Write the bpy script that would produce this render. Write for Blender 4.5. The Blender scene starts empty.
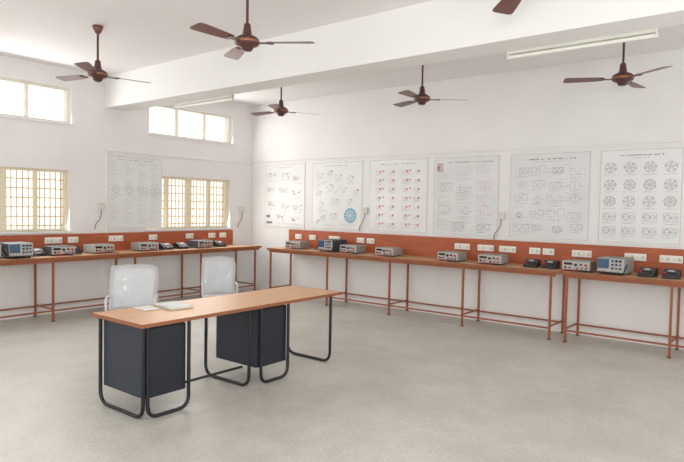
import bpy, bmesh, math, random
from mathutils import Vector, Matrix
random.seed(4)
scn=bpy.context.scene
COL=scn.collection
try:
    scn.view_settings.view_transform='Standard'
    scn.view_settings.look='None'
    scn.view_settings.exposure=0.0
except Exception as e: print(e)

# ---------------------------------------------------------------- materials
def s2l(c):
    return tuple(((x/255.)/12.92 if x/255.<=0.04045 else ((x/255.+0.055)/1.055)**2.4) for x in c)+(1,)
def mat(name,rgb,rough=.6,metal=0,noise=0.06,scale=8,spec=.5,bump=0,stretch=None,emit=0,rgb2=None,detail=4,coat=0):
    m=bpy.data.materials.new(name);m.use_nodes=True
    nt=m.node_tree;b=nt.nodes['Principled BSDF']
    b.inputs['Roughness'].default_value=rough;b.inputs['Metallic'].default_value=metal
    b.inputs['Specular IOR Level'].default_value=spec
    b.inputs['Coat Weight'].default_value=coat
    tc=nt.nodes.new('ShaderNodeTexCoord');mp=nt.nodes.new('ShaderNodeMapping')
    nt.links.new(tc.outputs['Object'],mp.inputs[0])
    if stretch: mp.inputs['Scale'].default_value=stretch
    n=nt.nodes.new('ShaderNodeTexNoise');n.inputs['Scale'].default_value=scale;n.inputs['Detail'].default_value=detail
    nt.links.new(mp.outputs[0],n.inputs['Vector'])
    r=nt.nodes.new('ShaderNodeValToRGB')
    c=s2l(rgb)
    c2=s2l(rgb2) if rgb2 else tuple(max(0,x*(1-2*noise)) for x in c[:3])+(1,)
    c1=c if rgb2 else tuple(min(1,x*(1+noise)) for x in c[:3])+(1,)
    r.color_ramp.elements[0].position=.3;r.color_ramp.elements[0].color=c2
    r.color_ramp.elements[1].position=.7;r.color_ramp.elements[1].color=c1
    nt.links.new(n.outputs[0],r.inputs[0]);nt.links.new(r.outputs[0],b.inputs['Base Color'])
    if bump:
        bp=nt.nodes.new('ShaderNodeBump');bp.inputs['Strength'].default_value=bump;bp.inputs['Distance'].default_value=.01
        nt.links.new(n.outputs[0],bp.inputs['Height']);nt.links.new(bp.outputs[0],b.inputs['Normal'])
    return m
M={}
M['wall']=mat('painted_plaster',(231,229,228),.85,noise=.02,scale=1.3)
M['ceil']=mat('ceiling_paint',(234,232,232),.9,noise=.015,scale=1.0)
M['beam']=mat('beam_paint',(233,232,231),.9,noise=.01,scale=1.0)
def floor_mat():
    m=bpy.data.materials.new('cement_floor');m.use_nodes=True
    nt=m.node_tree;b=nt.nodes['Principled BSDF'];N=nt.nodes;L=nt.links
    tc=N.new('ShaderNodeTexCoord')
    def noise(sc,det,ro=.6,dist=0):
        n=N.new('ShaderNodeTexNoise');n.inputs['Scale'].default_value=sc;n.inputs['Detail'].default_value=det
        n.inputs['Roughness'].default_value=ro;n.inputs['Distortion'].default_value=dist
        L.new(tc.outputs['Object'],n.inputs['Vector']);return n
    def ramp(src,p0,c0,p1,c1):
        r=N.new('ShaderNodeValToRGB');r.color_ramp.elements[0].position=p0;r.color_ramp.elements[1].position=p1
        r.color_ramp.elements[0].color=c0;r.color_ramp.elements[1].color=c1;L.new(src,r.inputs[0]);return r
    a=noise(.9,9,.75,.2);bb=noise(5,10,.8,.1);c=noise(44,6,.85)
    ra=ramp(a.outputs[0],.36,s2l((191,188,180)),.64,s2l((212,209,201)))
    rb=ramp(bb.outputs[0],.36,(.80,.80,.80,1),.64,(1.04,1.04,1.04,1))
    rc=ramp(c.outputs[0],.38,(.74,.74,.74,1),.60,(1.05,1.05,1.05,1))
    m1=N.new('ShaderNodeMixRGB');m1.blend_type='MULTIPLY';m1.inputs[0].default_value=.5
    m2=N.new('ShaderNodeMixRGB');m2.blend_type='MULTIPLY';m2.inputs[0].default_value=.75
    L.new(ra.outputs[0],m1.inputs[1]);L.new(rb.outputs[0],m1.inputs[2])
    L.new(m1.outputs[0],m2.inputs[1]);L.new(rc.outputs[0],m2.inputs[2])
    L.new(m2.outputs[0],b.inputs['Base Color'])
    rr=ramp(bb.outputs[0],.3,(.34,.34,.34,1),.7,(.58,.58,.58,1));L.new(rr.outputs[0],b.inputs['Roughness'])
    b.inputs['Specular IOR Level'].default_value=.45
    return m
M['floor']=floor_mat()
M['rust']=mat('red_brown_steel_paint',(152,86,54),.45,noise=.08,scale=6)
M['board']=mat('red_brown_board',(174,90,53),.5,noise=.1,scale=3,stretch=(1,1,6))
M['top']=mat('laminate_tan',(208,170,134),.35,noise=.05,scale=5,stretch=(3,3,1),coat=.1)
M['edge']=mat('teak_edge',(148,86,52),.45,noise=.1)
M['desktop']=mat('desk_laminate',(212,160,116),.42,noise=.06,scale=4,stretch=(9,1,1),spec=.4)
M['deskedge']=mat('brown_edge_strip',(146,90,58),.4)
M['navy']=mat('blue_black_sheet_steel',(56,61,74),.6,noise=.35,scale=70)
M['navy_shade']=mat('blue_black_steel_shaded',(26,31,44),.45,noise=.1,scale=20)  # face shading put into the colour: pedestal body lighter, door darker
M['blacktube']=mat('black_tube_enamel',(26,28,34),.3,noise=.05)
M['chrome']=mat('chrome',(200,200,205),.2,metal=1,noise=.02)
M['fan']=mat('brown_fan_enamel',(112,70,62),.35,noise=.06)
M['fandark']=mat('dark_brown_enamel',(84,52,48),.35,noise=.06)
M['copper']=mat('brass_trim',(150,104,76),.3,metal=.5)
M['white']=mat('white_plastic',(234,233,228),.4,noise=.02)
M['fitting']=mat('aged_white_enamel',(214,213,204),.45,noise=.03)
M['swplate']=mat('switch_box_plastic',(212,210,204),.45,noise=.03)
M['cream']=mat('cream_plastic',(222,214,190),.45,noise=.03)
M['sock']=mat('socket_hole',(70,66,62),.6)
M['black']=mat('black_plastic',(38,38,42),.4,noise=.1)
M['gcase']=mat('grey_case',(150,150,146),.5,noise=.05)
M['gpanel']=mat('pale_front_panel',(188,187,180),.5,noise=.08,scale=40)
M['dcase']=mat('dark_grey_case',(66,72,82),.5,noise=.08)
M['screen']=mat('blue_green_screen',(58,92,124),.2,noise=.05)
M['lcd']=mat('dark_display',(50,24,24),.2)
M['red']=mat('red_knob',(190,50,40),.4)
M['blue']=mat('blue_knob',(50,80,170),.4)
M['green']=mat('green_ink',(120,166,126),.6)
M['yellow']=mat('yellow_ink',(218,200,130),.6)
M['paper']=mat('chart_paper',(226,227,227),.45,noise=.02,scale=3,coat=.25)
M['paper2']=mat('chart_paper_grey',(219,220,220),.45,noise=.03,scale=3,coat=.25)
M['ink']=mat('grey_ink',(164,166,174),.7)
M['inkd']=mat('dark_ink',(120,120,130),.7)
M['rim']=mat('chart_rim',(190,192,196),.6)
M['inkred']=mat('red_ink',(216,84,108),.7)
M['maroon']=mat('maroon_ink',(150,48,60),.7)
M['inkpink']=mat('pink_ink',(218,176,188),.7)
M['inkblue']=mat('blue_ink',(116,180,208),.7)
M['inkor']=mat('orange_ink',(204,164,110),.7)
M['frame']=mat('window_frame_paint',(230,220,194),.5,noise=.03)
M['framew']=mat('pale_window_frame_paint',(234,229,214),.5,noise=.03)
M['grille']=mat('brown_cream_grille_paint',(206,174,116),.5,noise=.04)
M['uph']=mat('white_covered_upholstery',(218,220,222),.4,noise=.02,scale=3,bump=.1)
M['chairw']=mat('pale_grey_plastic',(210,211,212),.4,noise=.03)
M['book']=mat('pale_grey_book_cover',(200,205,202),.5,noise=.06)
M['bookp']=mat('book_pages',(230,229,222),.7)
M['tube']=mat('fluorescent_glass',(230,230,222),.2,noise=.01)
M['cord']=mat('brown_cord',(120,108,98),.6)
def wrap_mat():
    m=bpy.data.materials.new('clear_polythene');m.use_nodes=True
    nt=m.node_tree;b=nt.nodes['Principled BSDF'];o=nt.nodes['Material Output']
    b.inputs['Base Color'].default_value=(.72,.74,.76,1);b.inputs['Roughness'].default_value=.12
    t=nt.nodes.new('ShaderNodeBsdfTransparent');mx=nt.nodes.new('ShaderNodeMixShader')
    tc=nt.nodes.new('ShaderNodeTexCoord')
    n=nt.nodes.new('ShaderNodeTexNoise');n.inputs['Scale'].default_value=6;n.inputs['Distortion'].default_value=.8;n.inputs['Detail'].default_value=2
    nt.links.new(tc.outputs['Object'],n.inputs['Vector'])
    bp=nt.nodes.new('ShaderNodeBump');bp.inputs['Strength'].default_value=.7;bp.inputs['Distance'].default_value=.03
    nt.links.new(n.outputs[0],bp.inputs['Height']);nt.links.new(bp.outputs[0],b.inputs['Normal'])
    mx.inputs[0].default_value=.38
    nt.links.new(t.outputs[0],mx.inputs[1]);nt.links.new(b.outputs[0],mx.inputs[2]);nt.links.new(mx.outputs[0],o.inputs[0])
    return m
M['wrap']=wrap_mat()
def glass_mat():
    m=bpy.data.materials.new('window_glass');m.use_nodes=True
    nt=m.node_tree;o=nt.nodes['Material Output'];nt.nodes.remove(nt.nodes['Principled BSDF'])
    t=nt.nodes.new('ShaderNodeBsdfTransparent');t.inputs[0].default_value=(1,.99,.965,1)
    g=nt.nodes.new('ShaderNodeBsdfGlossy');g.inputs['Roughness'].default_value=.1
    mx=nt.nodes.new('ShaderNodeMixShader');mx.inputs[0].default_value=.05
    nt.links.new(t.outputs[0],mx.inputs[1]);nt.links.new(g.outputs[0],mx.inputs[2]);nt.links.new(mx.outputs[0],o.inputs[0])
    return m
M['glass']=glass_mat()

# ---------------------------------------------------------------- mesh builder
class MB:
    def __init__(s): s.v=[];s.f=[];s.m=[];s.sm=[];s.mats=[]
    def mi(s,k):
        if k not in s.mats: s.mats.append(k)
        return s.mats.index(k)
    def add(s,vs,fs,k,smooth=False,mx=None):
        o=len(s.v);i=s.mi(k)
        for p in vs:
            p=Vector(p)
            if mx: p=mx@p
            s.v.append(tuple(p))
        for f in fs:
            s.f.append([o+j for j in f]);s.m.append(i);s.sm.append(smooth)
        return s
    def box(s,c,d,k,mx=None):
        x,y,z=c;a,b,e=d[0]/2,d[1]/2,d[2]/2
        vs=[(x+i*a,y+j*b,z+l*e) for i in(-1,1) for j in(-1,1) for l in(-1,1)]
        fs=[(0,1,3,2),(4,6,7,5),(0,4,5,1),(2,3,7,6),(0,2,6,4),(1,5,7,3)]
        return s.add(vs,fs,k,mx=mx)
    def bb(s,x0,x1,y0,y1,z0,z1,k):
        return s.box(((x0+x1)/2,(y0+y1)/2,(z0+z1)/2),(x1-x0,y1-y0,z1-z0),k)
    def path(s,pts,r,k,n=10,closed=False,radii=None):
        pts=[Vector(p) for p in pts]
        T=[]
        for i in range(len(pts)):
            a=pts[max(i-1,0)];b=pts[min(i+1,len(pts)-1)]
            T.append((b-a).normalized())
        ref=Vector((0,0,1)) if abs(T[0].z)<.9 else Vector((1,0,0))
        nrm=T[0].cross(ref).normalized()
        vs=[];fs=[]
        for i,p in enumerate(pts):
            nrm=(nrm-T[i]*nrm.dot(T[i])).normalized();bn=T[i].cross(nrm)
            rr=radii[i] if radii else r
            for j in range(n):
                a=2*math.pi*j/n
                vs.append(p+rr*(math.cos(a)*nrm+math.sin(a)*bn))
        for i in range(len(pts)-1):
            for j in range(n):
                fs.append((i*n+j,i*n+(j+1)%n,(i+1)*n+(j+1)%n,(i+1)*n+j))
        s.add(vs,fs,k,True)
        o=len(pts)-1
        s.add(vs[:n],[tuple(range(n))],k);s.add(vs[o*n:],[tuple(range(n))],k)
        return s
    def cyl(s,a,b,r,k,n=14,r2=None):
        return s.path([a,b],r,k,n,radii=[r,r if r2 is None else r2])
    def lathe(s,prof,k,c=(0,0,0),n=24,axis='z'):
        vs=[];fs=[]
        for (r,z) in prof:
            for j in range(n):
                a=2*math.pi*j/n
                if axis=='z': vs.append((c[0]+r*math.cos(a),c[1]+r*math.sin(a),c[2]+z))
                else: vs.append((c[0]+r*math.cos(a),c[1]-z,c[2]+r*math.sin(a)))
        for i in range(len(prof)-1):
            for j in range(n):
                fs.append((i*n+j,i*n+(j+1)%n,(i+1)*n+(j+1)%n,(i+1)*n+j))
        s.add(vs,fs,k,True)
        s.add(vs[:n],[tuple(range(n))],k);s.add(vs[-n:],[tuple(range(n))],k)
        return s
    def obj(s,name,parent=None,loc=(0,0,0),rz=0,bevel=0,label=None,recalc=True,subsurf=0):
        me=bpy.data.meshes.new(name);me.from_pydata(s.v,[],s.f)
        for k in s.mats: me.materials.append(M[k])
        for p,i,sm in zip(me.polygons,s.m,s.sm): p.material_index=i;p.use_smooth=sm
        if recalc:
            bm=bmesh.new();bm.from_mesh(me);bmesh.ops.remove_doubles(bm,verts=bm.verts,dist=1e-6) if recalc=='w' else None
            bmesh.ops.recalc_face_normals(bm,faces=bm.faces);bm.to_mesh(me);bm.free()
        o=bpy.data.objects.new(name,me);COL.objects.link(o);o.location=loc;o.rotation_euler=(0,0,rz)
        if parent: o.parent=parent
        if bevel:
            b=o.modifiers.new('bevel','BEVEL');b.width=bevel;b.segments=3;b.limit_method='ANGLE'
        if subsurf:
            q=o.modifiers.new('sub','SUBSURF');q.levels=subsurf;q.render_levels=subsurf
        if label:o['label']=label
        return o
def root(name,loc,label,cat,rz=0,group=None):
    e=bpy.data.objects.new(name,None);COL.objects.link(e);e.location=loc;e.rotation_euler=(0,0,rz);e.empty_display_size=.1
    tag(e,label,cat,group);return e
def tag(e,label,cat,group=None):
    e['label']=label;e['category']=cat
    if group:e['group']=group
def clone(o,loc=None,rz=None,label=None,group=None,parent=None):
    c=o.copy();COL.objects.link(c)
    if parent: c.parent=parent
    if loc is not None:c.location=loc
    if rz is not None:c.rotation_euler=(0,0,rz)
    if label:c['label']=label
    if group:c['group']=group
    for ch in list(o.children): clone(ch,parent=c)
    return c
def fillet(pts,rad,seg=5):
    pts=[Vector(p) for p in pts];out=[pts[0]]
    for i in range(1,len(pts)-1):
        a,b,c=pts[i-1],pts[i],pts[i+1]
        u=(a-b).normalized();w=(c-b).normalized()
        p=b+u*rad;q=b+w*rad
        for t in range(seg+1):
            t/=seg
            out.append((1-t)**2*p+2*t*(1-t)*b+t*t*q)
    out.append(pts[-1]);return out
def struct(o): o['kind']='structure';return o

# ---------------------------------------------------------------- room shell
XM,YM,H=10.2,-9.6,3.47
struct(MB().bb(-.25,XM,YM,.25,-.12,0,'floor').obj('floor'))
struct(MB().bb(-.25,XM,YM,.25,H,H+.12,'ceil').obj('ceiling'))
struct(MB().bb(-.25,XM,0,.25,0,H,'wall').obj('wall_back'))
wins=[(-5.30,-3.55,1.16,2.03),(-2.28,-.55,1.16,2.03),(-5.26,-3.52,2.70,3.20),(-2.25,-.5,2.70,3.20),
      (-8.6,-6.85,1.16,2.03),(-8.6,-6.85,2.70,3.20)]
mb=MB()
ys=sorted({YM,0.0}|{w[0] for w in wins}|{w[1] for w in wins});zs=sorted({0,H}|{w[2] for w in wins}|{w[3] for w in wins})
for i in range(len(ys)-1):
    for j in range(len(zs)-1):
        cy=(ys[i]+ys[i+1])/2;cz=(zs[j]+zs[j+1])/2
        if any(w[0]<cy<w[1] and w[2]<cz<w[3] for w in wins): continue
        mb.bb(-.25,0,ys[i],ys[i+1],zs[j],zs[j+1],'wall')
struct(mb.obj('wall_left',recalc='w'))
struct(MB().bb(0,XM,-3.0,-2.65,3.0,H,'beam').obj('trim_1'))
struct(MB().bb(0,.022,-2.995,-2.97,0,2.37,'wall').bb(0,.018,-2.995,0,2.36,2.38,'wall').obj('trim_2'))
struct(MB().bb(0,XM,-.018,0,2.40,2.42,'wall').obj('trim_3'))
struct(MB().bb(0,.012,YM,0,0,.1,'wall').obj('baseboard_left'))
struct(MB().bb(0,XM,-.012,0,0,.1,'wall').obj('baseboard_back'))

def window(n,y0,y1,z0,z1,panes,grille):
    m=MB();t=.035 if grille else .028;xx=-.10;d=.05;fk='frame' if grille else 'framew'
    def bar(a,b,c,e,k=fk,dx=d,x=xx): m.bb(x-dx/2,x+dx/2,a,b,c,e,k)
    bar(y0,y1,z0,z0+t);bar(y0,y1,z1-t,z1);bar(y0,y0+t,z0+t,z1-t);bar(y1-t,y1,z0+t,z1-t)
    w=(y1-y0)/panes
    for i in range(1,panes):
        e=1.7 if (grille and i%2==0) else .7
        bar(y0+i*w-t*e,y0+i*w+t*e,z0+t,z1-t)
    m.bb(xx-.003,xx+.003,y0+t,y1-t,z0+t,z1-t,'glass')
    if grille:
        y=y0+.05
        while y<y1-.02:
            bar(y-.006,y+.006,z0,z1,'grille',.012,-.165);y+=.075
        z=z0+.08
        while z<z1-.02:
            bar(y0,y1,z-.007,z+.007,'grille',.012,-.155);z+=.13
    m.bb(-.1,.025,y0-.03,y1+.03,z0-.022,z0,'wall')
    struct(m.obj('window_%d'%n))
window(1,*wins[0],4,True);window(2,*wins[1],4,True);window(3,*wins[2],3,False);window(4,*wins[3],3,False)
window(5,*wins[4],4,True);window(6,*wins[5],3,False)

# ---------------------------------------------------------------- benches
def bench(name,L,label,legs,loc,rz):
    """runs along local x from 0..L, wall behind at +y=0, front at y=-.6"""
    hb=.85
    r=root(name,loc,label,'workbench',rz,'wall benches with red-brown steel frames')
    m=MB().bb(0,L,-.60,-.035,hb-.028,hb,'top').bb(0,L,-.612,-.60,hb-.034,hb+.001,'edge')
    m.obj('worktop',r,label='tan laminate worktop with brown edge strip')
    fr=MB()
    fr.bb(.03,L-.03,-.585,-.56,hb-.07,hb-.034,'rust').bb(.03,L-.03,-.075,-.05,hb-.07,hb-.03,'rust')
    for x in legs: fr.bb(x-.0125,x+.0125,-.56,-.075,hb-.06,hb-.034,'rust')
    fr.obj('support_frame',r)
    a,b=legs[0],legs[-1]
    MB().bb(a,b,-.581,-.563,.132,.152,'rust').obj('foot_rail',r)
    MB().bb(a,b,-.074,-.056,.132,.152,'rust').obj('foot_rail',r)
    for x in legs:
        for y in (-.572,-.065):
            MB().bb(-.0125,.0125,-.0125,.0125,0,hb-.06,'rust').box((0,0,.005),(.036,.036,.010),'black').obj('leg',r,(x,y,0))
        MB().bb(-.009,.009,-.56,-.075,.152,.17,'rust').obj('cross_rail',r,(x,0,0))
    return r
bench('workbench',4.95,'long tan-topped bench with red-brown steel frame against the chart wall',[.06,1.33,2.52,3.70,4.87],(1.03,0,0),0)
bench('workbench',2.6,'shorter tan-topped bench with red-brown frame beside the long bench',[.06,1.17,2.50],(6.03,0,0),0)
bench('workbench',5.0,'long tan-topped bench with red-brown steel frame under the windows',[.10,1.27,2.47,3.68,4.88],(0,-5.33,0),math.pi/2)

b=MB().bb(1.0,8.7,-.03,-.001,.852,1.158,'board').obj('socket_board')
tag(b,'long red-brown wooden socket board fixed above the bench under the charts','wall board')
b=MB().bb(.001,.03,-5.35,-.5,.852,1.12,'board').obj('socket_board')
tag(b,'long red-brown wooden socket board fixed under the windows','wall board')

# ---------------------------------------------------------------- sockets
def plate(w,n):
    r=root('power_socket',(0,0,-20),'white switch and socket plate on the red-brown board','socket',0,'white power sockets on the bench boards')
    MB().box((0,-.008,0),(w,.016,.085),'white').obj('plate',r,bevel=.004)
    for i in range(n):
        x=-w/2+w*(i+.5)/n
        if i%2==0:
            MB().box((0,-.02,0),(.022,.012,.036),'cream').obj('switch',r,(x,0,0),bevel=.002)
        else:
            s=MB().lathe([(.024,0),(.024,.006),(.021,.006)],'cream',(0,-.0155,0),16,'y')
            for (dx,dz) in ((0,.011),(-.01,-.007),(.01,-.007)): s.cyl((dx,-.0215,dz),(dx,-.0235,dz),.004,'sock',8)
            s.obj('socket',r,(x,0,0))
    return r
pw=plate(.24,4);pn=plate(.15,2)
for x,k in [(1.25,'n'),(1.58,'n'),(2.07,'w'),(2.62,'n'),(2.82,'n'),(4.44,'w'),(4.80,'w'),(5.12,'w'),(5.50,'n'),(5.68,'n'),(6.10,'w'),(6.72,'w'),(7.10,'w'),(7.7,'w')]:
    clone(pw if k=='w' else pn,(x,-.0325,1.04),0)
for y,k in [(-4.9,'w'),(-3.80,'w'),(-3.52,'n'),(-2.85,'w'),(-2.20,'n'),(-1.48,'n'),(-1.0,'n'),(-.75,'n')]:
    clone(pw if k=='w' else pn,(.0325,y,1.035),math.pi/2)

def wall_switch(loc,rz,label,side=1):
    r=root('wall_switch',loc,label,'switch',rz,'wall switches with hanging cords')
    MB().box((0,-.019,0),(.105,.038,.10),'swplate').obj('plate',r,bevel=.005)
    MB().box((0,-.043,.0),(.025,.014,.04),'cream').obj('switch',r,bevel=.002)
    pts=[(0,-.02,-.05),(0,-.03,-.1),(-side*.02,-.035,-.18),(-side*.09,-.03,-.26),(-side*.10,-.02,-.34)]
    MB().path(fillet(pts,.03,4),.006,'cord',8).obj('cord',r)
wall_switch((2.68,-.001,1.53),0,'small white wall switch with a short dark cord between two charts',1)
wall_switch((5.01,-.001,1.50),0,'small white wall switch with a short dark cord between two charts',1)
wall_switch((.001,-3.08,1.52),math.pi/2,'small white wall switch with a cord beside the window chart',1)
wall_switch((.001,-.27,1.50),math.pi/2,'small white wall switch with a cord past the window',1)

# ---------------------------------------------------------------- charts
class Chart:
    def __init__(s,w,h,paper='paper'):
        s.b=MB();s.w=w;s.h=h;s.y=-.0075
        s.b.bb(-w/2,w/2,-.007,-.001,0,h,paper)
        s.b.bb(-w/2,w/2,-.014,-.001,h-.014,h,'white');s.b.bb(-w/2,w/2,-.014,-.001,0,.014,'white')
        s.rect(-w/2+.006,.02,w/2-.006,h-.02,'rim',.006)
    def q(s,p,k): s.b.add([(x,s.y,z) for x,z in p],[tuple(range(len(p)))],k)
    def line(s,x0,z0,x1,z1,k='ink',t=.004):
        d=Vector((x1-x0,z1-z0))
        if d.length<1e-6:return
        n=Vector((-d.y,d.x)).normalized()*t/2
        s.q([(x0+n.x,z0+n.y),(x1+n.x,z1+n.y),(x1-n.x,z1-n.y),(x0-n.x,z0-n.y)],k)
    def rect(s,x0,z0,x1,z1,k='ink',t=.004):
        s.line(x0,z0,x1,z0,k,t);s.line(x1,z0,x1,z1,k,t);s.line(x1,z1,x0,z1,k,t);s.line(x0,z1,x0,z0,k,t)
    def fill(s,x0,z0,x1,z1,k): s.q([(x0,z0),(x1,z0),(x1,z1),(x0,z1)],k)
    def ring(s,x,z,r,k='ink',t=.005,n=20):
        for i in range(n):
            a=2*math.pi*i/n;b=2*math.pi*(i+1)/n
            s.q([(x+(r-t/2)*math.cos(a),z+(r-t/2)*math.sin(a)),(x+(r+t/2)*math.cos(a),z+(r+t/2)*math.sin(a)),
                 (x+(r+t/2)*math.cos(b),z+(r+t/2)*math.sin(b)),(x+(r-t/2)*math.cos(b),z+(r-t/2)*math.sin(b))],k)
    def disc(s,x,z,r,k,n=16): s.q([(x+r*math.cos(2*math.pi*i/n),z+r*math.sin(2*math.pi*i/n)) for i in range(n)],k)
    def text(s,x0,x1,z,h=.010,k='ink'):
        x=x0
        while x<x1:
            w=random.uniform(.3,1.0)*h
            if random.random()<.8: s.fill(x,z,x+w,z+h*random.uniform(.6,1),k)
            x+=w+h*.4
    def wave(s,x0,x1,z,a,k='ink',n=20,c=2,t=.004):
        p=None
        for i in range(n+1):
            x=x0+(x1-x0)*i/n;zz=z+a*math.sin(2*math.pi*c*i/n)
            if p:s.line(p[0],p[1],x,zz,k,t)
            p=(x,zz)
    def doodle(s,x,z,r,k='ink'):
        t=random.random()
        if t<.35: s.rect(x-r,z-r*.5,x+r,z+r*.5,k);s.wave(x-r*.9,x+r*.9,z,r*.35,k,12,2)
        elif t<.6: s.ring(x,z,r*.6,k);s.line(x-r,z,x-r*.6,z,k);s.line(x+r*.6,z,x+r,z,k);s.line(x,z-r*.6,x,z+r*.6,k)
        elif t<.8: s.line(x-r,z-r*.5,x+r,z-r*.5,k);s.line(x-r,z-r*.5,x-r,z+r*.7,k);s.wave(x-r,x+r,z,r*.4,k,12,1.5)
        else:
            s.rect(x-r,z-r*.5,x-r*.2,z+r*.3,k);s.rect(x+r*.2,z-r*.4,x+r,z+r*.5,k);s.line(x-r*.2,z,x+r*.2,z,k)
        s.text(x-r,x+r*random.uniform(.3,1),z-r*.9,.009,k)
    def blob(s,x,z,r,k):
        n=7;s.q([(x+r*random.uniform(.55,1.2)*math.cos(2*math.pi*i/n),z+r*random.uniform(.4,.9)*math.sin(2*math.pi*i/n)) for i in range(n)],k)
    def done(s,loc,rz,label):
        o=s.b.obj('wall_chart',None,loc,rz,recalc=False);tag(o,label,'wall chart','printed charts on the walls');return o
CZ=1.19;Hc=1.16
c=Chart(1.0,Hc);c.text(-.25,.2,1.08,.014,'ink')
for (x,z) in [(-.32,.93),(.02,.95),(.32,.88),(-.34,.68),(-.02,.66),(.30,.62),(-.32,.42),(.02,.38),(.33,.36),(-.08,.18),(.28,.15)]:
    c.doodle(x-.05,z+.02,.055,'inkd' if random.random()<.4 else 'ink')
    for q_ in range(3): c.blob(x+random.uniform(-.08,.09),z+random.uniform(-.05,.06),.019,random.choice(['yellow','inkor','green','inkd','ink']))
    c.line(x,z,x+.12,z+.05,'ink',.006);c.text(x-.09,x+.1,z-.09,.009)
c.fill(-.45,.17,-.36,.22,'inkd');c.fill(-.45,.06,-.30,.10,'inkd');c.text(-.2,.4,.06,.012)
c.done((.85,0,CZ),0,'white chart of small grouped dark and yellowish tool sketches')
c=Chart(1.08,Hc);c.text(-.3,.2,1.08,.016,'ink')
for (x,z,k,r) in [(-.36,.93,'inkblue',.07),(-.15,.97,'green',.05),(.05,.9,'inkor',.08),(.3,.86,'inkblue',.09),(-.4,.62,'yellow',.05),(-.14,.72,'green',.09),(.16,.68,'inkor',.05),(.41,.64,'inkred',.06),(-.02,.48,'inkblue',.08),(-.34,.42,'ink',.09),(-.3,.2,'green',.05),(-.05,.24,'inkor',.07),(-.42,.12,'inkd',.04),(.28,.48,'ink',.07)]:
    c.doodle(x,z,r);c.blob(x+.04,z+.03,.02,k)
c.line(-.44,.75,-.2,.83,'ink',.006);c.line(-.05,.6,.12,.78,'ink',.006);c.line(-.4,.3,-.2,.33,'ink',.006)
c.disc(.3,.25,.125,'inkblue')
for i in range(6):
    a=i*math.pi/6;c.y=-.0085;c.line(.3-.12*math.cos(a),.25-.12*math.sin(a),.3+.12*math.cos(a),.25+.12*math.sin(a),'paper2',.008)
c.ring(.3,.25,.075,'paper2',.010);c.ring(.3,.25,.125,'ink',.006);c.text(-.3,.1,.07,.011);c.text(.1,.4,.09,.011)
c.done((2.07,0,CZ),0,'white chart with scattered drawings and a pale blue wheel')
c=Chart(1.07,Hc);c.text(-.32,.3,1.07,.018,'ink')
for r_ in range(7):
    z=.96-r_*.138
    for cx in (-.33,-.08,.17,.38):
        c.doodle(cx-.02,z-.01,random.uniform(.04,.065),'inkpink' if (r_+int(cx*10))%2 else 'ink')
        c.disc(cx,z,.016,'inkred',10)
        if cx in(-.33,.17): c.disc(cx+.06,z+.01,.013,'inkred',10)
c.done((3.29,0,CZ),0,'white chart with rows of small red symbols')
c=Chart(1.02,Hc,'paper2');c.rect(-.455,.94,-.37,1.05,'maroon',.009);c.y=-.0085
c.line(-.433,.962,-.433,1.028,'maroon',.016)
for zz in (.966,.995,1.024): c.line(-.433,zz,-.394,zz,'maroon',.013)
c.y=-.0075
c.text(-.28,.40,1.06,.016,'inkd')
for i in range(38):
    z=1.0-i*.025
    for (a,b_) in ((-.45,-.17),(-.14,.14),(.17,.45)):
        if i<4 and a<-.3: continue
        if random.random()<.8: c.text(a,b_-random.uniform(0,.16),z,.008,'ink' if random.random()<.75 else 'inkpink')
for (x,z) in [(-.3,.72),(.0,.68),(.32,.74),(-.33,.4),(.02,.36),(.3,.4),(-.1,.15),(.3,.14)]:
    c.doodle(x,z,.09,random.choice(['ink','inkpink','inkd']))
c.done((4.445,0,CZ),0,'grey-white chart with dense text and a maroon letter mark')
c=Chart(1.04,Hc,'paper2');c.text(-.34,.34,1.06,.020,'inkd');c.text(-.2,.2,1.03,.01)
for i in range(5):
    for j in range(4):
        c.doodle(-.36+.24*j+random.uniform(-.03,.03),.92-i*.19+random.uniform(-.02,.02),random.uniform(.05,.11),'inkd' if random.random()<.15 else 'ink')
for i in range(20): 
    x=random.uniform(-.47,.2);c.text(x,x+random.uniform(.08,.25),.98-i*.046,.008)
c.done((5.64,0,CZ),0,'grey-white chart with circuit diagrams under a dark heading')
c=Chart(.90,Hc);c.text(-.22,.26,1.07,.018,'inkd');c.text(-.1,.1,1.04,.010)
for r_,z in enumerate((.93,.72,.52)):
    for x in (-.33,-.11,.11,.33):
        n_=5+(r_+int(abs(x)*10))%3
        for i in range(n_):
            a=2*math.pi*i/n_+.4*r_+x;c.ring(x+.055*math.cos(a),z+.05*math.sin(a),.014,'inkd',.004,9);c.line(x,z,x+.045*math.cos(a),z+.04*math.sin(a))
        c.ring(x,z,.062,'ink',.004);c.ring(x,z,.024,'ink',.004,12);c.text(x-.07,x+.07,z-.09,.009)
for i,x in enumerate((-.33,-.11,.12,.34)):
    for z,h in ((.33,.10),(.16,.09)):
        c.rect(x-.075,z-h/2,x+.075,z+h/2,'ink',.004);c.ring(x-.03,z,.032,'inkd',.005,12);c.ring(x+.035,z,.026,'ink',.005,12)
        c.line(x-.075,z,x+.075,z,'ink');c.text(x-.08,x+.06,z-h/2-.03,.009)
c.done((6.73,0,CZ),0,'white chart with round winding diagrams in rows')
c=Chart(.95,Hc-.03,'paper');c.text(-.3,.3,1.06,.018,'ink')
for i in range(30):
    z=1.02-i*.032
    for x in (-.44,-.2,.04,.27):
        if random.random()<.8: c.text(x,x+random.uniform(.05,.17),z,.008,'ink')
for i in range(4):
    c.doodle(-.34+i*.23,.6,.09)
c.done((0,-2.49,CZ-.01),math.pi/2,'pale chart of dense text hanging between the two windows')

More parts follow.
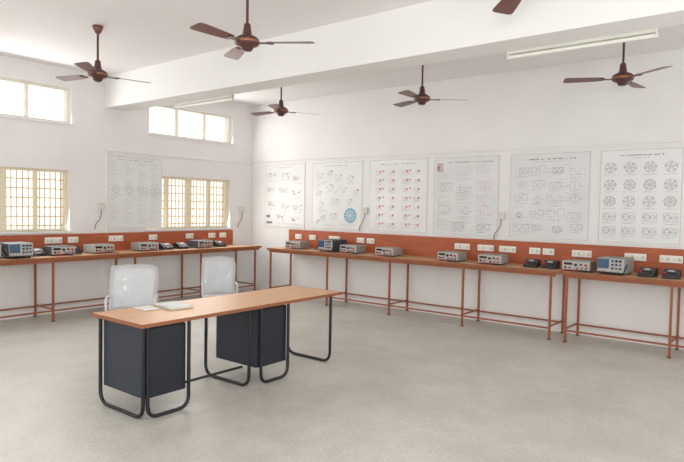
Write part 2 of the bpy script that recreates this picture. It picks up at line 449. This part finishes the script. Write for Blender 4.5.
# ---------------------------------------------------------------- ceiling fans
HZ=2.95
fan=root('ceiling_fan',(2.25,-4.38,H),'brown three-blade ceiling fan on a short down rod','ceiling fan',math.radians(75),'brown three-blade ceiling fans')
D=HZ-H
MB().lathe([(.012,0),(.055,0),(.052,-.03),(.03,-.075),(.014,-.085)],'fan').obj('ceiling_canopy',fan)
MB().cyl((0,0,-.03),(0,0,D+.07),.0115,'fandark').obj('down_rod',fan)
MB().lathe([(.013,.16),(.028,.15),(.034,.10),(.040,.065),(.075,.045),(.098,.03),(.104,.005),(.10,-.02),(.08,-.032),(.055,-.04),(.048,-.06),(.035,-.072),(.008,-.076)],'fandark',(0,0,D)).lathe([(.105,.012),(.108,.008),(.108,-.004),(.105,-.008)],'copper',(0,0,D)).obj('motor_housing',fan)
for i in range(3):
    m=MB()
    m.box((.135,0,-.008),(.10,.04,.006),'fandark').box((.20,0,-.008),(.05,.075,.006),'fandark')
    prof=[(.18,.042),(.24,.052),(.34,.060),(.46,.067),(.53,.070),(.56,.064),(.572,.045)]
    vs=[];fs=[];n=len(prof)
    for (x,w) in prof:
        for (sy,zz) in ((-1,.0),(1,.0)):
            tw=.16
            for th in (.0015,-.0015):
                vs.append((x,sy*w,-.004+sy*w*tw+th-(.004*(x-.2))))
    for k in range(n-1):
        a=k*4;b_=(k+1)*4
        fs+=[(a,b_,b_+2,a+2),(a+1,a+3,b_+3,b_+1),(a,a+1,b_+1,b_),(a+2,b_+2,b_+3,a+3)]
    fs+=[(0,2,3,1),((n-1)*4,(n-1)*4+1,(n-1)*4+3,(n-1)*4+2)]
    m.add(vs,fs,'fan')
    m.obj('fan_blade',fan,(0,0,D-.0),rz=i*2*math.pi/3)
for (x,y,a) in [(4.53,-4.32,33),(2.29,-1.60,62),(4.47,-1.32,37),(6.77,-1.20,85),(6.92,-4.27,128)]:
    clone(fan,(x,y,H),math.radians(a))

tl=root('tube_light',(1.8,-2.619,3.0),'white fluorescent tube fitting mounted at the lower edge of the beam','tube light',0,'fluorescent tube fittings on the beam')
MB().bb(-.61,.61,-.03,.03,-.025,.045,'fitting').obj('fitting_body',tl,bevel=.004)
MB().cyl((-.59,.0,-.045),(.59,.0,-.045),.0165,'tube',16).obj('tube',tl)
for sx in (-1,1): MB().box((sx*.6,0,-.035),(.02,.035,.06),'fitting').obj('tube_holder',tl,bevel=.003)
clone(tl,(6.73,-2.619,3.0))

# ---------------------------------------------------------------- desk (one long top, two pedestals, tube loops)
desk=root('desk',(4.33,-4.27,0),'long tan-topped office desk on black tube legs with two dark pedestals','desk')
MB().bb(-.334,.334,-1.125,1.135,.698,.723,'desktop').obj('desktop',desk,bevel=.003,label='light tan wood-grain laminate top')
MB().bb(.3345,.34,-1.125,1.135,.696,.7235,'deskedge').bb(-.34,-.3345,-1.125,1.135,.696,.7235,'deskedge').bb(-.34,.34,-1.13,-1.1255,.696,.7235,'deskedge').bb(-.34,.34,1.1355,1.14,.696,.7235,'deskedge').obj('edge_strip',desk)
R=.0145
def loop_depth(y):
    MB().path(fillet([(-.33,y,.695),(-.33,y,R),(.25,y,R),(.25,y,.695)],.10),R,'blacktube',12).obj('leg_loop',desk)
def loop_front(y0,y1):
    MB().path(fillet([(.262,y0,.695),(.262,y0,R),(.262,y1,R),(.262,y1,.695)],.09),R,'blacktube',12).obj('leg_loop',desk)
loop_depth(-1.06);loop_front(-1.03,-.67)
loop_depth(-.03)
loop_front(.10,.44);loop_depth(1.07)
MB().cyl((.16,-.68,.17),(.16,-.03,.17),.011,'blacktube').obj('cross_tube',desk)
MB().cyl((.2,-1.06,.682),(.2,1.07,.682),.012,'blacktube').obj('cross_tube',desk)
MB().cyl((-.28,-1.06,.682),(-.28,1.07,.682),.012,'blacktube').obj('cross_tube',desk)
def pedestal(y0,y1):
    cab=bpy.data.objects.new('pedestal',None);COL.objects.link(cab);cab.parent=desk;cab.location=(0,y0,0);cab['label']='plain blue-black sheet steel box pedestal'
    w=y1-y0
    MB().bb(-.32,.225,0,w,.145,.668,'navy').obj('cabinet_body',cab,bevel=.006)
    MB().bb(.2255,.242,.004,w-.004,.15,.663,'navy_shade').obj('cabinet_door',cab,bevel=.004)
pedestal(-1.04,-.68);pedestal(.08,.44)

bk=MB().bb(-.105,.105,-.15,.15,.0,.012,'bookp').bb(-.107,.107,-.152,.152,.012,.014,'book').bb(-.107,-.104,-.152,.152,0,.014,'book').obj('booklet',None,(4.19,-4.80,.7255),math.radians(82))
tag(bk,'pale grey paper-covered booklet lying on the desk','booklet')
bk=MB().bb(-.07,.07,-.10,.10,.0,.004,'bookp').obj('paper_sheets',None,(4.13,-5.005,.7255),math.radians(85))
tag(bk,'thin stack of white paper sheets beside the booklet','paper')

# ---------------------------------------------------------------- chairs
ch=root('office_chair',(2.90,-4.38,0),'white padded office chair in clear plastic wrap behind the desk','chair',math.radians(49),'white wrapped office chairs')
def pad(w,h,t,k,curve=.03,nx=10,nz=8,top=.05,wr=0):
    m=MB();vs=[];rn=random.Random(7)
    def pt(i,j,side):
        u=i/nx*2-1;v=j/nz
        ww=w/2*(1-top*max(0,(v-.55)/.45)**2)
        x=u*ww+rn.uniform(-wr,wr);z=v*h-(.03*h*abs(u)**4 if v>.8 else 0)+rn.uniform(-wr,wr)
        th=t/2*(1-abs(u)**6*.5)*(1-abs(2*v-1)**8*.5)+rn.uniform(-wr,wr)
        y=-curve*u*u+side*th
        return (x,y,z)
    for side in(-1,1):
        for j in range(nz+1):
            for i in range(nx+1): vs.append(pt(i,j,side))
    fs=[];W=nx+1;O=W*(nz+1)
    for j in range(nz):
        for i in range(nx):
            a=j*W+i;fs.append((a,a+1,a+1+W,a+W));fs.append((O+a,O+a+W,O+a+1+W,O+a+1))
    for i in range(nx):
        fs.append((i,O+i,O+i+1,i+1));a=nz*W+i;fs.append((a,a+1,O+a+1,O+a))
    for j in range(nz):
        a=j*W;fs.append((a,a+W,O+a+W,O+a));a=j*W+nx;fs.append((a,O+a,O+a+W,a+W))
    m.add(vs,fs,k,True);return m
b=pad(.41,.42,.06,'uph').obj('backrest',ch,(0,.2,.47),subsurf=1);b.rotation_euler=(math.radians(-7),0,0)
b=pad(.50,.50,.12,'wrap',wr=.009).obj('plastic_cover',ch,(0,.2,.43),subsurf=2);b.rotation_euler=(math.radians(-7),0,0);b['label']='clear crinkled polythene cover'
s_=pad(.45,.44,.09,'uph',0).obj('seat',ch,(0,.22,.43),subsurf=1);s_.rotation_euler=(math.radians(90),0,0)
for sx in(-1,1):
    MB().path(fillet([(sx*.18,.0,.41),(sx*.24,.0,.41),(sx*.24,-.02,.60),(sx*.24,.17,.61),(sx*.18,.2,.58)],.05),.013,'chairw',10).obj('armrest',ch)
for sx in(-1,1):
    for sy in(-1,1):
        MB().cyl((sx*.17,sy*.16,.40),(sx*.19,sy*.19,0),.010,'chairw',10).obj('leg',ch)
c2=clone(ch,(2.72,-3.06,0),math.radians(56),label='white padded office chair in clear plastic wrap, standing apart')
c2.scale=(.86,.86,1.0)

# ---------------------------------------------------------------- instruments (front faces -y)
def knob(m,x,z,r,k,y): m.cyl((x,y,z),(x,y-.018,z),r,k,12,r2=r*.85)
def siggen(kc='gcase',lab='grey bench signal generator with knobs and small display'):
    r=root('signal_generator',(0,0,-20),lab,'instrument',0,'bench instruments')
    W,Dp,Hh=.33,.26,.125
    MB().bb(-W/2,W/2,-Dp/2,Dp/2,.012,Hh,kc).obj('case',r,bevel=.006)
    MB().bb(-W/2+.008,W/2-.008,-Dp/2-.006,-Dp/2,.02,Hh-.008,'gpanel').obj('front_panel',r,bevel=.002)
    MB().bb(-.14,-.04,-Dp/2-.009,-Dp/2-.006,.075,.105,'lcd').obj('display',r)
    for (x,z,rr,k) in [(-.12,.045,.014,'black'),(-.07,.045,.014,'red'),(.0,.08,.018,'black'),(.06,.085,.014,'black'),(.115,.08,.016,'red'),(.02,.04,.010,'blue'),(.07,.04,.010,'red'),(.12,.04,.010,'black')]:
        m=MB();knob(m,x,z,rr,k,-Dp/2-.006);m.obj('knob',r)
    for sx in(-1,1):
        for sy in(-1,1): MB().cyl((0,0,0),(0,0,.013),.012,'black').obj('foot',r,(sx*.13,sy*.1,0))
    y=-Dp/2-.02
    MB().path(fillet([(.02,y,.04),(.02,y-.04,.03),(.06,y-.07,.006),(.16,y-.06,.006),(.22,y-.02,.006)],.02,4),.004,'black',8).obj('test_lead',r)
    MB().path(fillet([(.07,y,.04),(.07,y-.03,.03),(.02,y-.055,.006),(-.08,y-.08,.006),(-.15,y-.05,.006)],.02,4),.004,'red',8).obj('test_lead',r)
    return r
def scope(k1='gcase',scr='screen',lab='grey oscilloscope with dull blue screen'):
    r=root('oscilloscope',(0,0,-20),lab,'oscilloscope',0,'oscilloscopes on the benches')
    W,Dp,Hh=.30,.38,.19
    MB().bb(-W/2,W/2,-Dp/2,Dp/2,.015,Hh,k1).obj('case',r,bevel=.008)
    MB().bb(-W/2+.006,W/2-.006,-Dp/2-.01,-Dp/2,.02,Hh-.005,'gpanel').obj('front_panel',r,bevel=.003)
    MB().bb(-.14,-.015,-Dp/2-.014,-Dp/2-.01,.07,.18,'dcase').bb(-.130,-.025,-Dp/2-.016,-Dp/2-.014,.080,.170,scr).obj('screen',r)
    for i in range(3):
        for j in range(3):
            m=MB();knob(m,.025+i*.042,.16-j*.042,.012 if j else .015,'black' if (i+j)%3 else 'blue',-Dp/2-.01);m.obj('knob',r)
    for i in range(4):
        m=MB();knob(m,-.12+i*.065,.045,.009,'chrome',-Dp/2-.01);m.obj('connector',r)
    MB().path(fillet([(-W/2-.005,-.12,.12),(-W/2-.012,-.12,.12),(-W/2-.012,-.26,.03),(W/2+.012,-.26,.03),(W/2+.012,-.12,.12),(W/2+.005,-.12,.12)],.006,2),.007,'black',8).obj('handle',r)
    for sx in(-1,1):
        for sy in(-1,1): MB().cyl((0,0,0),(0,0,.016),.012,'black').obj('foot',r,(sx*.12,sy*.15,0))
    return r
def meter():
    r=root('bench_meter',(0,0,-20),'small black sloping meter with dial and red terminals','meter',0,'small black bench meters')
    m=MB();poly=[(-.10,0),(.10,0),(.10,.09),(.03,.10),(-.10,.035)]
    vs=[(x,p[0],p[1]) for x in(-.085,.085) for p in poly]
    fs=[(0,1,2,3,4),(9,8,7,6,5)]+[(i,(i+1)%5,5+(i+1)%5,5+i) for i in range(5)]
    m.add(vs,fs,'black').obj('case',r,bevel=.006)
    mx=Matrix.Translation((0,-.035,.0725))@Matrix.Rotation(math.radians(26.5),4,'X')
    MB().box((0,.01,0),(.10,.06,.006),'dcase',mx).box((0,.014,.003),(.06,.03,.003),'gpanel',mx).obj('dial',r)
    for x,k in((-.05,'red'),(.05,'black')): MB().cyl((x,-.075,.04),(x,-.085,.068),.009,k,10).obj('terminal',r)
    return r
sg=siggen();sgd=siggen('dcase','dark-cased bench signal generator with knobs and small display');sc=scope();sd=scope('dcase','screen','dark grey oscilloscope with dull blue screen');mt=meter()
ZB=.852
def R_(o,x,y=-.3,rz=0,**k): return clone(o,(x,y,ZB),rz+random.uniform(-.08,.08),**k)
def L_(o,y,x=.3,rz=0,**k): return clone(o,(x,y,ZB),math.pi/2+rz+random.uniform(-.08,.08),**k)
R_(sg,1.46);R_(sd,2.24);R_(sg,2.66);R_(sg,3.35);R_(sg,4.42);R_(sg,5.03);R_(mt,5.56);R_(mt,5.80);R_(sg,6.15,-.33)
R_(sc,6.57,-.33);R_(mt,6.92,-.36);R_(mt,7.16,-.36);R_(sc,7.7)
L_(sd,-4.80);L_(sd,-4.42);L_(mt,-4.13,.24);L_(sgd,-3.85);L_(mt,-3.58,.16);L_(sg,-3.27);L_(sg,-2.52);L_(mt,-2.15);L_(mt,-1.85);L_(sgd,-1.46);L_(mt,-1.05)
def kill(o):
    for c_ in list(o.children): kill(c_)
    bpy.data.objects.remove(o)
for o in (pw,pn,sg,sgd,sc,sd,mt): kill(o)

# ---------------------------------------------------------------- light
w=bpy.data.worlds.new('World');scn.world=w;w.use_nodes=True
bg=w.node_tree.nodes['Background'];bg.inputs[0].default_value=(1,.986,.962,1);bg.inputs[1].default_value=1.64
def area(name,loc,rot,sx,sy,p,col=(1,1,1)):
    l=bpy.data.lights.new(name,'AREA');l.shape='RECTANGLE';l.size=sx;l.size_y=sy;l.energy=p;l.color=col
    o=bpy.data.objects.new(name,l);COL.objects.link(o);o.location=loc;o.rotation_euler=rot;return o
for i,wn in enumerate(wins[:4]):
    area('window_daylight',(.03,(wn[0]+wn[1])/2,(wn[2]+wn[3])/2),(0,math.radians(-75),0),wn[3]-wn[2],wn[1]-wn[0],20,(1,.985,.95))
area('added_ceiling_fill',(8.6,-8.3,1.9),(math.radians(140),0,math.radians(38)),.8,.8,110,(1,.985,.965))  # unseen fill lamp added by the camera, aimed up to brighten the ceiling

# ---------------------------------------------------------------- camera
yaw,p,r=.6652,.0404,.0183
F=Vector((-math.sin(yaw)*math.cos(p),math.cos(yaw)*math.cos(p),-math.sin(p)))
Rr=Vector((math.cos(yaw),math.sin(yaw),0));U=Rr.cross(F)
R2=Rr*math.cos(r)+U*math.sin(r);U2=U*math.cos(r)-Rr*math.sin(r)
cam=bpy.data.cameras.new('camera');co=bpy.data.objects.new('camera',cam);COL.objects.link(co)
mt4=Matrix((( R2.x,U2.x,-F.x,8.265),(R2.y,U2.y,-F.y,-7.7344),(R2.z,U2.z,-F.z,1.5722),(0,0,0,1)))
co.matrix_world=mt4
cam.sensor_width=36;cam.lens=583.81/684*36;cam.clip_end=100
scn.camera=co
